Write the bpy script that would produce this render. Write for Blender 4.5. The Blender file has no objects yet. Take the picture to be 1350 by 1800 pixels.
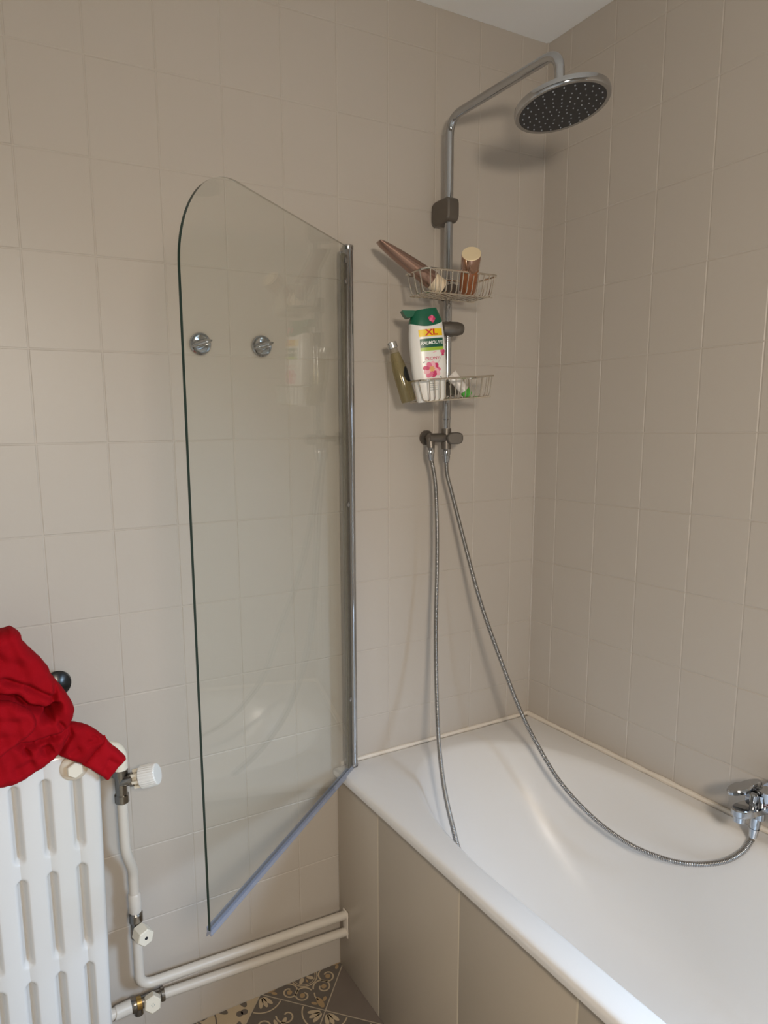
import bpy, bmesh, math, random
from mathutils import Vector, Matrix
random.seed(7)
PI = math.pi
COL = bpy.context.scene.collection
sin, cos = math.sin, math.cos

# ------------------------------------------------------------------ camera numbers (photo 1350x1800)
CAM = Vector((-1.5812845, -1.60395725, 1.57118069))
YAW, PIT, ROL = 0.48120, -0.15252, -0.01560
FPX, CX, CY = 1200.6415, 675 - 101.2265, 900 + 39.117
_f = Vector((sin(YAW) * cos(PIT), cos(YAW) * cos(PIT), sin(PIT)))
_r = Vector((cos(YAW), -sin(YAW), 0))
_u = _r.cross(_f)
RT = _r * cos(ROL) + _u * sin(ROL)
UP = -_r * sin(ROL) + _u * cos(ROL)


def at(px, py, ax, val):
    """world point seen at a photo pixel, on the plane axis ax = val"""
    d = _f + RT * ((px - CX) / FPX) - UP * ((py - CY) / FPX)
    t = (val - CAM[ax]) / d[ax]
    return CAM + d * t


# ------------------------------------------------------------------ materials
def srgb(r, g, b):
    def c(v):
        v /= 255
        return v / 12.92 if v <= .04045 else ((v + .055) / 1.055) ** 2.4
    return (c(r), c(g), c(b), 1)


def mat(name, col, rough=.5, metal=0, spec=.5, bump=None, coat=0, vary=None, trans=0, ior=1.5):
    m = bpy.data.materials.new(name)
    m.use_nodes = True
    nt = m.node_tree
    b = nt.nodes['Principled BSDF']
    b.inputs['Base Color'].default_value = col
    b.inputs['Roughness'].default_value = rough
    b.inputs['Metallic'].default_value = metal
    b.inputs['Specular IOR Level'].default_value = spec
    b.inputs['Coat Weight'].default_value = coat
    b.inputs['Transmission Weight'].default_value = trans
    b.inputs['IOR'].default_value = ior
    tc = nt.nodes.new('ShaderNodeTexCoord')
    if vary:
        sc, amt = vary
        n = nt.nodes.new('ShaderNodeTexNoise')
        n.inputs['Scale'].default_value = sc
        n.inputs['Detail'].default_value = 4
        nt.links.new(tc.outputs['Object'], n.inputs['Vector'])
        h = nt.nodes.new('ShaderNodeHueSaturation')
        h.inputs['Color'].default_value = col
        mr = nt.nodes.new('ShaderNodeMapRange')
        mr.inputs['To Min'].default_value = 1 - amt
        mr.inputs['To Max'].default_value = 1 + amt
        nt.links.new(n.outputs['Fac'], mr.inputs['Value'])
        nt.links.new(mr.outputs['Result'], h.inputs['Value'])
        nt.links.new(h.outputs['Color'], b.inputs['Base Color'])
    if bump:
        sc, st, dist = bump
        n = nt.nodes.new('ShaderNodeTexNoise')
        n.inputs['Scale'].default_value = sc
        n.inputs['Detail'].default_value = 3
        nt.links.new(tc.outputs['Object'], n.inputs['Vector'])
        bp = nt.nodes.new('ShaderNodeBump')
        bp.inputs['Strength'].default_value = st
        bp.inputs['Distance'].default_value = dist
        nt.links.new(n.outputs['Fac'], bp.inputs['Height'])
        nt.links.new(bp.outputs['Normal'], b.inputs['Normal'])
    return m


def thin_glass(name, tint, diffuse=None, rough=0.0, dif_amt=0.0, boost=1.0):
    """clear sheet: Schlick mirror over a tinted clear body, the same for every ray"""
    m = bpy.data.materials.new(name)
    m.use_nodes = True
    nt = m.node_tree
    nt.nodes.clear()
    out = nt.nodes.new('ShaderNodeOutputMaterial')
    tr = nt.nodes.new('ShaderNodeBsdfTransparent')
    tr.inputs['Color'].default_value = tint
    gl = nt.nodes.new('ShaderNodeBsdfGlossy')
    gl.inputs['Roughness'].default_value = rough
    gl.inputs['Color'].default_value = (1, 1, 1, 1)
    ge = nt.nodes.new('ShaderNodeNewGeometry')
    dot = nt.nodes.new('ShaderNodeVectorMath'); dot.operation = 'DOT_PRODUCT'
    nt.links.new(ge.outputs['Normal'], dot.inputs[0])
    nt.links.new(ge.outputs['Incoming'], dot.inputs[1])

    def M(op, a, b=None):
        n = nt.nodes.new('ShaderNodeMath'); n.operation = op
        for i, v in enumerate((a, b)):
            if v is None: continue
            if isinstance(v, (int, float)): n.inputs[i].default_value = v
            else: nt.links.new(v, n.inputs[i])
        return n.outputs[0]
    c = M('ABSOLUTE', dot.outputs['Value'])
    s = M('POWER', M('SUBTRACT', 1.0, c), 5.0)
    fr = M('MULTIPLY', M('ADD', M('MULTIPLY', s, .96), .042), boost)
    body = tr.outputs[0]
    if dif_amt:
        df = nt.nodes.new('ShaderNodeBsdfDiffuse'); df.inputs['Color'].default_value = diffuse
        mx0 = nt.nodes.new('ShaderNodeMixShader'); mx0.inputs[0].default_value = dif_amt
        nt.links.new(tr.outputs[0], mx0.inputs[1]); nt.links.new(df.outputs[0], mx0.inputs[2])
        body = mx0.outputs[0]
    mx = nt.nodes.new('ShaderNodeMixShader')
    nt.links.new(fr, mx.inputs[0])
    nt.links.new(body, mx.inputs[1])
    nt.links.new(gl.outputs[0], mx.inputs[2])
    nt.links.new(mx.outputs[0], out.inputs['Surface'])
    return m


M = {}
M['paint'] = mat('greige_tile_paint', srgb(186, 177, 166), .42, spec=.4, bump=(35, .10, .004), vary=(3.0, .02))
M['room_paint'] = mat('room_wall_paint', srgb(176, 164, 148), .8, spec=.2)
M['ceil'] = mat('ceiling_paint', srgb(238, 237, 234), .85, spec=.2)
M['panel'] = mat('bath_panel_tile', srgb(176, 164, 148), .32, spec=.5, bump=(14, .05, .004), vary=(5, .03))
M['panel_joint'] = mat('bath_panel_joint', srgb(205, 192, 170), .7)
M['floor_dark'] = mat('floor_tile_dark', srgb(112, 101, 92), .55, vary=(9, .16), bump=(60, .1, .002))
M['floor_pat'] = mat('floor_tile_glaze', srgb(100, 92, 84), .5, vary=(14, .14))
M['floor_light'] = mat('floor_tile_cream', srgb(184, 166, 138), .5, vary=(14, .10))
M['floor_ochre'] = mat('floor_tile_ochre', srgb(164, 138, 102), .5, vary=(14, .10))
M['grout'] = mat('floor_grout', srgb(186, 172, 150), .8)
M['enamel'] = mat('bath_enamel', srgb(219, 215, 210), .24, spec=.5, coat=.15)
M['bead'] = mat('silicone_bead', srgb(222, 212, 198), .5)
M['chrome'] = mat('chrome', srgb(184, 186, 189), .09, 1)
M['chrome_dull'] = mat('chrome_brushed', srgb(178, 178, 178), .24, 1)
M['wire'] = mat('chrome_wire', srgb(222, 215, 203), .17, 1)
M['hose'] = mat('hose_metal', srgb(176, 174, 171), .20, 1)
M['gunmetal'] = mat('dark_chrome', srgb(116, 110, 103), .38, .75)
M['valve_metal'] = mat('nickel_valve', srgb(150, 146, 140), .22, 1)
M['brass'] = mat('brass', srgb(206, 170, 104), .3, 1)
M['rubber'] = mat('black_rubber', srgb(34, 35, 38), .5, spec=.4)
M['face'] = mat('spray_face_black', srgb(36, 37, 41), .42, spec=.5)
M['nozzle'] = mat('nozzle_grey', srgb(150, 154, 160), .5)
M['rad'] = mat('radiator_enamel', srgb(214, 211, 206), .22, spec=.5, coat=.2, bump=(22, .08, .004))
M['rad_beige'] = mat('radiator_boss_paint', srgb(205, 192, 172), .35, bump=(40, .2, .004))
M['pipe'] = mat('pipe_paint', srgb(206, 198, 186), .35, spec=.5, bump=(30, .12, .003))
M['white_plastic'] = mat('white_plastic', srgb(226, 224, 219), .38)
M['cream_plastic'] = mat('ivory_plastic', srgb(224, 216, 198), .4)
M['red'] = mat('red_jersey', srgb(146, 6, 18), .9, spec=.12, bump=(420, .25, .0015), vary=(9, .05))
M['red_hem'] = mat('red_jersey_edge', srgb(156, 8, 22), .85, spec=.12, bump=(420, .25, .0015))
M['black'] = mat('black_plastic', srgb(14, 15, 16), .28)
M['glass'] = thin_glass('clear_glass', (.975, .985, .974, 1))
M['glass_edge'] = mat('glass_edge_green', srgb(34, 52, 46), .12, spec=.6)
M['glass_top'] = thin_glass('glass_edge_view_pale', (.80, .80, .76, 1), srgb(140, 134, 120), .1, .35)  # paler copy of the edge: its view-dependent lightness put into the colour
M['seal'] = thin_glass('clear_vinyl_seal', (.84, .86, .90, 1), srgb(146, 154, 172), .12, .34, 1.5)
M['strip'] = thin_glass('side_strip_reflect_tint', (.80, .78, .72, 1), srgb(112, 104, 90), .35, .30, .7)  # brown body tone paints in a dark reflection beside the hinge
M['bottle_white'] = mat('white_bottle', srgb(234, 231, 226), .28, spec=.5)
M['green_cap'] = mat('green_cap', srgb(10, 92, 66), .3, spec=.5)
M['lab_yellow'] = mat('label_yellow', srgb(246, 206, 20), .35)
M['lab_red'] = mat('label_red', srgb(206, 34, 30), .4)
M['lab_green'] = mat('label_green', srgb(8, 84, 60), .35)
M['lab_lime'] = mat('label_lime', srgb(162, 192, 58), .35)
M['lab_white'] = mat('label_white', srgb(240, 244, 240), .35)
M['lab_pink'] = mat('label_pink', srgb(228, 112, 146), .4)
M['lab_rose'] = mat('label_rose', srgb(206, 52, 104), .4)
M['lab_pale'] = mat('label_pale_pink', srgb(240, 178, 190), .4)
M['lab_gold'] = mat('label_gold', srgb(232, 176, 112), .4)
M['lab_grey'] = mat('label_grey', srgb(150, 160, 158), .4)
M['tube_metal'] = mat('rose_bronze_tube', srgb(158, 128, 114), .27, .75)
M['cream_cap'] = mat('cream_cap', srgb(232, 212, 182), .4)
M['gold_cap'] = mat('pale_gold_cap', srgb(236, 216, 178), .45, .25)
M['rose_gold'] = mat('rose_gold', srgb(205, 168, 150), .14, 1)
M['amber'] = thin_glass('amber_plastic', (.78, .50, .33, 1), srgb(176, 112, 70), .1, .5, 1.1)
M['yellow_liquid'] = thin_glass('yellowish_bottle', (.84, .80, .64, 1), srgb(136, 124, 86), .08, .38, 1.1)
M['clear_plastic'] = thin_glass('clear_bottle', (.86, .84, .78, 1), srgb(160, 150, 136), .08, .3, 1.1)
M['silver_cap'] = mat('silver_cap', srgb(214, 212, 208), .26, .9)
M['tube_white'] = mat('white_tube', srgb(228, 222, 216), .35)
M['tube_green'] = mat('green_tube_cap', srgb(84, 178, 66), .35)
M['label_black'] = mat('label_black', srgb(22, 24, 24), .4)


# ------------------------------------------------------------------ mesh builder
class MB:
    def __init__(s):
        s.v, s.f, s.m, s.s = [], [], [], []

    def face(s, idx, mi=0, smooth=True):
        s.f.append(tuple(idx)); s.m.append(mi); s.s.append(smooth)

    def add(s, verts, faces, mi=0, smooth=True, mtx=None):
        o = len(s.v)
        for p in verts:
            p = Vector(p)
            s.v.append(mtx @ p if mtx else p)
        for f in faces:
            s.face([o + i for i in f], mi, smooth)

    def loft(s, rings, mi=0, smooth=True, closed=True, cap0=False, cap1=False, mtx=None):
        n = len(rings[0])
        vs = [p for r in rings for p in r]
        fs = []
        for k in range(len(rings) - 1):
            for i in range(n if closed else n - 1):
                j = (i + 1) % n
                fs.append((k * n + i, k * n + j, (k + 1) * n + j, (k + 1) * n + i))
        o = len(s.v)
        s.add(vs, fs, mi, smooth, mtx)
        if cap0: s.face([o + i for i in range(n)][::-1], mi, False)
        if cap1: s.face([o + (len(rings) - 1) * n + i for i in range(n)], mi, False)

    def tube(s, pts, rad, seg=12, mi=0, cap=True, closed=False):
        pts = [Vector(p) for p in pts]
        n = len(pts)
        R = rad if isinstance(rad, (list, tuple)) else [rad] * n
        T = []
        for i in range(n):
            if closed: d = pts[(i + 1) % n] - pts[i - 1]
            else: d = pts[min(i + 1, n - 1)] - pts[max(i - 1, 0)]
            T.append(d.normalized())
        a = Vector((0, 0, 1)) if abs(T[0].z) < .9 else Vector((1, 0, 0))
        N = (a - T[0] * a.dot(T[0])).normalized()
        rings = []
        for i in range(n):
            N = (N - T[i] * N.dot(T[i])).normalized()
            B = T[i].cross(N)
            rings.append([pts[i] + (N * cos(2 * PI * k / seg) + B * sin(2 * PI * k / seg)) * R[i] for k in range(seg)])
        if closed: rings.append(rings[0])
        s.loft(rings, mi, True, True, cap and not closed, cap and not closed)

    def lathe(s, prof, seg=32, mi=0, mtx=None, cap0=True, cap1=True, smooth=True):
        rings = [[Vector((r * cos(2 * PI * k / seg), r * sin(2 * PI * k / seg), z)) for k in range(seg)] for r, z in prof]
        s.loft(rings, mi, smooth, True, cap0, cap1, mtx)

    def box(s, c, d, mi=0, bev=0, mtx=None, seg=2):
        bm = bmesh.new()
        bmesh.ops.create_cube(bm, size=1)
        for v in bm.verts:
            v.co = Vector((v.co.x * d[0], v.co.y * d[1], v.co.z * d[2]))
        if bev:
            bmesh.ops.bevel(bm, geom=bm.edges[:], offset=bev, segments=seg, affect='EDGES', profile=.5)
        bm.verts.index_update()
        vs = [v.co + Vector(c) for v in bm.verts]
        fs = [[v.index for v in f.verts] for f in bm.faces]
        bm.free()
        s.add(vs, fs, mi, False, mtx)

    def prism(s, poly, z0, z1, mi=0, mtx=None, bev=0):
        """polygon (x,y) extruded z0..z1, optionally with chamfered ends"""
        def inset(p, d):
            n = len(p); c = Vector((sum(q[0] for q in p) / n, sum(q[1] for q in p) / n))
            o = []
            for q in p:
                v = Vector(q) - c
                o.append(c + v * max(0, (v.length - d) / max(v.length, 1e-6)))
            return o
        P = [Vector(q) for q in poly]
        rings = []
        if bev:
            I = inset(P, bev)
            sg = 1 if z1 > z0 else -1
            rings = [[Vector((q.x, q.y, z0)) for q in I], [Vector((q.x, q.y, z0 + bev * sg)) for q in P],
                     [Vector((q.x, q.y, z1 - bev * sg)) for q in P], [Vector((q.x, q.y, z1)) for q in I]]
        else:
            rings = [[Vector((q.x, q.y, z0)) for q in P], [Vector((q.x, q.y, z1)) for q in P]]
        s.loft(rings, mi, False, True, True, True, mtx)

    def build(s, name, mats, parent=None, auto=35, sub=0, kind=None):
        me = bpy.data.meshes.new(name)
        me.from_pydata([tuple(p) for p in s.v], [], s.f)
        if not isinstance(mats, (list, tuple)): mats = [mats]
        for m in mats: me.materials.append(m)
        for p, mi, sm in zip(me.polygons, s.m, s.s):
            p.material_index = mi
            p.use_smooth = True if auto else sm
        bm = bmesh.new(); bm.from_mesh(me)
        bmesh.ops.recalc_face_normals(bm, faces=bm.faces[:])
        if auto:
            for e in bm.edges:
                if len(e.link_faces) == 2 and e.calc_face_angle(0) > math.radians(auto): e.smooth = False
        bm.to_mesh(me); bm.free()
        o = bpy.data.objects.new(name, me)
        COL.objects.link(o)
        if parent:
            o.parent = parent
            o.matrix_parent_inverse = world_of(parent).inverted()
        if sub:
            md = o.modifiers.new('sub', 'SUBSURF'); md.levels = sub; md.render_levels = sub
        if kind: o['kind'] = kind
        return o


def world_of(o):
    m = Matrix.LocRotScale(o.location, o.rotation_euler, o.scale)
    if o.parent:
        m = world_of(o.parent) @ o.matrix_parent_inverse @ m
    return m


def tag(o, label, cat, group=None):
    o['label'] = label; o['category'] = cat
    if group: o['group'] = group
    return o


def thing(name, label, cat, loc=(0, 0, 0), group=None):
    o = bpy.data.objects.new(name, None)
    COL.objects.link(o)
    o.empty_display_size = .05
    o.location = loc
    return tag(o, label, cat, group)


def struct(o):
    o['kind'] = 'structure'
    return o


def frame(org, zdir, xdir=None):
    """matrix with local z along zdir at org"""
    z = Vector(zdir).normalized()
    x = Vector(xdir) if xdir else (Vector((0, 0, 1)) if abs(z.z) < .9 else Vector((1, 0, 0)))
    x = (x - z * x.dot(z)).normalized()
    y = z.cross(x)
    m = Matrix((x, y, z)).transposed().to_4x4()
    m.translation = Vector(org)
    return m


def spline(pts, n=12):
    """Catmull-Rom through points"""
    P = [Vector(p) for p in pts]
    P = [P[0] * 2 - P[1]] + P + [P[-1] * 2 - P[-2]]
    out = []
    for i in range(1, len(P) - 2):
        a, b, c, d = P[i - 1], P[i], P[i + 1], P[i + 2]
        for k in range(n):
            t = k / n
            out.append(.5 * ((2 * b) + (c - a) * t + (2 * a - 5 * b + 4 * c - d) * t * t + (3 * b - a - 3 * c + d) * t ** 3))
    out.append(P[-2])
    return out


def round_path(pts, r, n=8):
    """polyline with filleted corners"""
    P = [Vector(p) for p in pts]
    out = [P[0]]
    for i in range(1, len(P) - 1):
        a = (P[i - 1] - P[i]).normalized(); b = (P[i + 1] - P[i]).normalized()
        rr = min(r, (P[i - 1] - P[i]).length * .49, (P[i + 1] - P[i]).length * .49)
        p0 = P[i] + a * rr; p1 = P[i] + b * rr
        for k in range(n + 1):
            t = k / n
            out.append(p0 * (1 - t) ** 2 + P[i] * 2 * t * (1 - t) + p1 * t * t)
    out.append(P[-1])
    return out


# ------------------------------------------------------------------ room
ZC = 2.6566          # ceiling
XL, YB = -2.6, -3.2  # far ends of the room behind the camera


def tiled_wall(name, u0, u1, cols, rows, place, gap=.0019, depth=.0010, tilt=.0026):
    """wall of painted tiles: real joints, each tile very slightly out of true"""
    us = [u0] + [c for c in sorted(cols) if u0 + .004 < c < u1 - .004] + [u1]
    zs = [0] + [r for r in sorted(rows) if .004 < r < ZC - .004] + [ZC]
    mb = MB()
    rnd = random.Random(name)
    for i in range(len(us) - 1):
        for j in range(len(zs) - 1):
            a, b, c, d = us[i], us[i + 1], zs[j], zs[j + 1]
            g = gap * .5; ch = .0016
            du, dz, dd = (rnd.uniform(-1, 1) * tilt for _ in range(3))
            dd *= .06
            uc, zc = (a + b) / 2, (c + d) / 2

            def H(u, z): return (u - uc) * du + (z - zc) * dz + dd
            outer = [(a, c), (b, c), (b, d), (a, d)]
            jn = [(a + g, c + g), (b - g, c + g), (b - g, d - g), (a + g, d - g)]
            e = g + ch
            top = [(a + e, c + e), (b - e, c + e), (b - e, d - e), (a + e, d - e)]
            vs = [place(u, z, -depth) for u, z in outer] + [place(u, z, -depth) for u, z in jn] + [place(u, z, H(u, z)) for u, z in top]
            fs = [(8, 9, 10, 11)]
            for k in range(4):
                l = (k + 1) % 4
                fs += [(k, l, 4 + l, 4 + k), (4 + k, 4 + l, 8 + l, 8 + k)]
            mb.add(vs, fs, 0, False)
    o = mb.build(name, M['paint'], auto=0)
    return struct(o)


ROWS = [1.549 + .2 * k for k in range(-8, 6)]
# left wall: plane y = 0
tiled_wall('wall_left', XL, 0, [-.0957 - .15 * c for c in range(18)], ROWS, lambda u, z, h: (u, -h, z))
# right wall: plane x = 0, tiled over the bath, then a window beyond the foot end
YE = -1.76
tiled_wall('wall_right', YE, 0, [-.0907 - .1470 * c for c in range(21)], ROWS, lambda u, z, h: (-h, u, z))
mb = MB(); mb.box((XL / 2, YB / 2, ZC + .05), (-XL + .4, -YB + .4, .1)); struct(mb.build('ceiling', M['ceil']))
WY0, WY1, WZ0, WZ1 = -2.62, -1.80, .92, 1.86
mb = MB()
for (ya, yb, za, zb) in ((YB, WY0, 0, ZC), (WY1, YE, 0, ZC), (WY0, WY1, 0, WZ0), (WY0, WY1, WZ1, ZC)):
    mb.box((.13, (ya + yb) / 2, (za + zb) / 2), (.26, yb - ya, zb - za))
struct(mb.build('wall_window', M['room_paint']))
mb = MB(); mb.box((XL / 2, YB - .05, ZC / 2), (-XL + .3, .1, ZC)); struct(mb.build('wall_back', M['room_paint']))
mb = MB(); mb.box((XL - .05, YB / 2, ZC / 2), (.1, -YB + .0, ZC)); struct(mb.build('wall_side', M['room_paint']))
mb = MB()
for (y, z, dy, dz) in ((WY0 + .03, (WZ0 + WZ1) / 2, .06, WZ1 - WZ0), (WY1 - .03, (WZ0 + WZ1) / 2, .06, WZ1 - WZ0),
                       ((WY0 + WY1) / 2, WZ0 + .03, WY1 - WY0, .06), ((WY0 + WY1) / 2, WZ1 - .03, WY1 - WY0, .06), ((WY0 + WY1) / 2, (WZ0 + WZ1) / 2, .05, WZ1 - WZ0)):
    mb.box((.20, y, z), (.05, dy, dz))
struct(mb.build('window_1', M['white_plastic']))

# floor: patchwork tiles laid on the diagonal
S2 = math.sqrt(.5)


def fl(a, b, z=0):     # a along (1,-1)/sqrt2 , b along (1,1)/sqrt2
    return Vector((a * S2 + b * S2, -a * S2 + b * S2, z))


FP = .192
A0, B0 = -.707 * S2, -.970 * S2      # joint lines x-y = -.707 and x+y = -.97
mb = MB()
mb.add([(XL - .02, YB - .02, -.0012), (.02, YB - .02, -.0012), (.02, .02, -.0012), (XL - .02, .02, -.0012)], [(0, 1, 2, 3)], 4)
mb.add([(XL, YB, -.05), (0, YB, -.05), (0, 0, -.05), (XL, 0, -.05)], [(0, 1, 2, 3)], 4)


def clip_poly(poly):
    """clip an (x,y) polygon to the floor rectangle"""
    for ax, lim, sg in ((0, XL, 1), (0, 0, -1), (1, YB, 1), (1, 0, -1)):
        out = []
        for i in range(len(poly)):
            p, q = poly[i - 1], poly[i]
            pi, qi = (p[ax] - lim) * sg >= 0, (q[ax] - lim) * sg >= 0
            if pi != qi:
                t = (lim - p[ax]) / (q[ax] - p[ax])
                out.append((p[0] + (q[0] - p[0]) * t, p[1] + (q[1] - p[1]) * t))
            if qi: out.append(q)
        poly = out
        if len(poly) < 3: return []
    return poly


def fpoly(pts, mi, z):
    q = clip_poly([(p.x, p.y) for p in pts])
    if len(q) >= 3:
        mb.add([(x, y, z) for x, y in q], [tuple(range(len(q)))], mi, False)


def ribbon(path, w, T, mi, z, taper=False):
    path = [Vector(p) for p in path]
    n = len(path)
    L = []
    for i in range(n):
        d = (path[min(i + 1, n - 1)] - path[max(i - 1, 0)]).normalized()
        ww = w * (1 - .75 * i / (n - 1)) if taper else w
        L.append((path[i] + Vector((-d.y, d.x)) * ww / 2, path[i] - Vector((-d.y, d.x)) * ww / 2))
    for i in range(n - 1):
        fpoly([T(*L[i][0]), T(*L[i][1]), T(*L[i + 1][1]), T(*L[i + 1][0])], mi, z)


def blob(cx, cy, rx, ry, ang, T, mi, z, pw=1.0, n=20):
    pts = []
    for k in range(n):
        t = 2 * PI * k / n
        x, y = rx * cos(t), ry * sin(t) * (abs(sin(t)) ** (pw - 1) if pw != 1 else 1)
        pts.append(T(cx + x * cos(ang) - y * sin(ang), cy + x * sin(ang) + y * cos(ang)))
    fpoly(pts, mi, z)


def scroll_pts(cx, cy, r0, r1, a0, a1, n=22):
    return [(cx + (r0 + (r1 - r0) * k / n) * cos(a0 + (a1 - a0) * k / n), cy + (r0 + (r1 - r0) * k / n) * sin(a0 + (a1 - a0) * k / n)) for k in range(n + 1)]


def tile(ia, ib, kind):
    a0, b0 = A0 + ia * FP, B0 + ib * FP
    g = .0016
    z0, z1 = 0.0, .00022
    base = {'plain': 0, 'scroll': 1, 'leaf': 2, 'floral': 1}[kind]
    fpoly([fl(a0 + g, b0 + g), fl(a0 + FP - g, b0 + g), fl(a0 + FP - g, b0 + FP - g), fl(a0 + g, b0 + FP - g)], base, z0)
    rnd = (ia * 7 + ib * 3) % 4

    def T(u, v):    # u,v in -1..1 on the tile, turned by quarter turns
        for _ in range(rnd): u, v = -v, u
        u = max(-.985, min(.985, u)); v = max(-.985, min(.985, v))
        return fl(a0 + FP * (.5 + .5 * u), b0 + FP * (.5 + .5 * v))
    if kind == 'scroll':
        ribbon(scroll_pts(0, 0, .40, .40, 0, 2 * PI, 40), .035, T, 2, z1)
        ribbon(scroll_pts(0, 0, .34, .34, 0, 2 * PI, 40), .02, T, 2, z1)
        for q in range(4):
            A = q * PI / 2
            def R(p, A=A): return (p[0] * cos(A) - p[1] * sin(A), p[0] * sin(A) + p[1] * cos(A))
            ribbon([R(p) for p in scroll_pts(.68, .22, .30, .09, PI * .8, PI * 3.0)], .045, T, 2, z1)
            ribbon([R(p) for p in scroll_pts(.68, -.22, .30, .09, -PI * .8, -PI * 3.0)], .045, T, 2, z1)
            c = R((.70, .20)); blob(c[0], c[1], .085, .075, 0, T, 3, z1 * 1.5)
            c = R((.70, -.20)); blob(c[0], c[1], .085, .075, 0, T, 3, z1 * 1.5)
            c = R((.2, 0)); blob(c[0], c[1], .12, .06, A, T, 2, z1)
            c = R((.15, .15)); blob(c[0], c[1], .07, .028, A + PI / 4, T, 3, z1)
            c = R((.78, .78)); blob(c[0], c[1], .20, .09, A + PI / 4, T, 3, z1)
            c = R((.62, .86)); blob(c[0], c[1], .09, .05, A, T, 3, z1)
            c = R((.86, .62)); blob(c[0], c[1], .09, .05, A + PI / 2, T, 3, z1)
            ribbon([R(p) for p in ((.5, .5), (.62, .56), (.72, .7))], .04, T, 2, z1)
    elif kind == 'leaf':
        ribbon([(-.95, -.7), (-.4, -.35), (.1, .1), (.5, .35), (.9, .45)], .04, T, 1, z1)
        for (x, y, an, l) in ((-.7, -.3, 1.5, .22), (-.45, -.6, -.4, .24), (-.15, .15, 1.4, .22), (.1, -.2, -.3, .25), (.4, .6, 1.3, .2), (.55, .1, -.3, .22),
                              (.8, .75, .7, .2), (.2, .85, .3, .18), (-.6, .6, .9, .22), (.7, -.6, .2, .25), (.0, -.75, .5, .2)):
            blob(x, y, l, l * .45, an, T, 1, z1)
        for (x, y) in ((.86, .40), (.80, .55), (.93, .58), (-.85, .35), (.35, -.5), (.48, -.42), (-.2, .7), (-.3, .8)):
            blob(x, y, .10, .10, 0, T, 1, z1 * 1.4)
        ribbon(scroll_pts(.3, -.1, .55, .15, 2.6, 5.6), .06, T, 1, z1)
    elif kind == 'floral':
        for q in range(4):
            A = q * PI / 2
            def R(p, A=A): return (p[0] * cos(A) - p[1] * sin(A), p[0] * sin(A) + p[1] * cos(A))
            for dA in (-.42, 0, .42):
                c = (.74 + .34 * cos(PI * 1.25 + dA) * -1 * .0, .74)
                d = PI * 1.25 + dA
                p = R((.95 + .26 * cos(d), .95 + .26 * sin(d)))
                blob(p[0], p[1], .19, .065, d + A, T, 2, z1)
            ribbon([R(p) for p in scroll_pts(.95, .95, .60, .60, PI, PI * 1.5)], .04, T, 2, z1)
            ribbon([R(p) for p in scroll_pts(.52, .0, .30, .06, PI * .6, PI * 2.4)], .045, T, 2, z1)
            p = R((.30, 0)); blob(p[0], p[1], .17, .06, A, T, 2, z1)
            p = R((.2, .2)); blob(p[0], p[1], .13, .05, A + PI / 4, T, 2, z1)
        blob(0, 0, .09, .09, 0, T, 3, z1 * 1.5)


KIND = {(0, 0): 'plain', (-1, 0): 'scroll', (0, -1): 'floral', (-1, -1): 'floral', (-2, 0): 'leaf', (-2, -1): 'leaf', (-2, 1): 'leaf', (-1, 1): 'scroll', (-3, 0): 'plain'}
for ia in range(-12, 16):
    for ib in range(-20, 6):
        k = KIND.get((ia, ib))
        if not k:
            k = random.Random(ia * 100 + ib).choice(['plain', 'leaf', 'leaf', 'floral'])
        c = fl(A0 + (ia + .5) * FP, B0 + (ib + .5) * FP)
        if c.x < XL - .15 or c.x > -.5 or c.y > .15 or c.y < YB - .15: continue
        if not (-1.9 < c.x and c.y > -1.3) and k != 'plain':
            k = 'leaf'  # unseen patterned tiles all turned cream to bounce more light low down
        tile(ia, ib, k)
struct(mb.build('floor', [M['floor_dark'], M['floor_pat'], M['floor_light'], M['floor_ochre'], M['grout']], auto=0))

# ------------------------------------------------------------------ bathtub
ZR = .628
TX0, TX1, TY0, TY1 = -.737, -.004, -1.745, -.004
tub = thing('bathtub', 'white enamel bathtub built in along the right wall', 'bathtub', (-.37, -.87, 0))
N = 128


def sel(t, xc, yc, a, b0, b1, n0, n1):
    """opening outline: b1/n1 for the end at the left wall, b0/n0 for the near end"""
    c, s_ = cos(t), sin(t)
    b, n = (b1, n1) if s_ > 0 else (b0, n0)
    x = math.copysign(abs(c) ** (2 / n), c) * a
    y = math.copysign(abs(s_) ** (2 / n), s_) * b
    return xc + x, yc + y


def rect_pt(t, x0, x1, y0, y1, r=0):
    xc, yc = (x0 + x1) / 2, -.62
    c, s_ = cos(t), sin(t)
    k = 1e9
    if c > 1e-9: k = min(k, (x1 - xc) / c)
    if c < -1e-9: k = min(k, (x0 - xc) / c)
    if s_ > 1e-9: k = min(k, (y1 - yc) / s_)
    if s_ < -1e-9: k = min(k, (y0 - yc) / s_)
    return xc + c * k, yc + s_ * k


# angles clustered so the rectangle corners are hit exactly
ang = []
xc, yc = (TX0 + TX1) / 2, -.62
cor = [math.atan2(TY1 - yc, TX1 - xc), math.atan2(TY1 - yc, TX0 - xc), math.atan2(TY0 - yc, TX0 - xc) + 2 * PI, math.atan2(TY0 - yc, TX1 - xc) + 2 * PI]
cor.append(cor[0] + 2 * PI)
for i in range(4):
    for k in range(N // 4):
        ang.append(cor[i] + (cor[i + 1] - cor[i]) * k / (N // 4))
N = len(ang)
rings = []


def rr(ins, z): return [Vector((*rect_pt(t, TX0 + ins, TX1 - ins, TY0 + ins, TY1 - ins), z)) for t in ang]


rings.append(rr(.012, ZR - .024)); rings.append(rr(.001, ZR - .022)); rings.append(rr(0, ZR - .012)); rings.append(rr(.002, ZR - .004)); rings.append(rr(.007, ZR))
rings.append(rr(.014, ZR + .0006))
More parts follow.
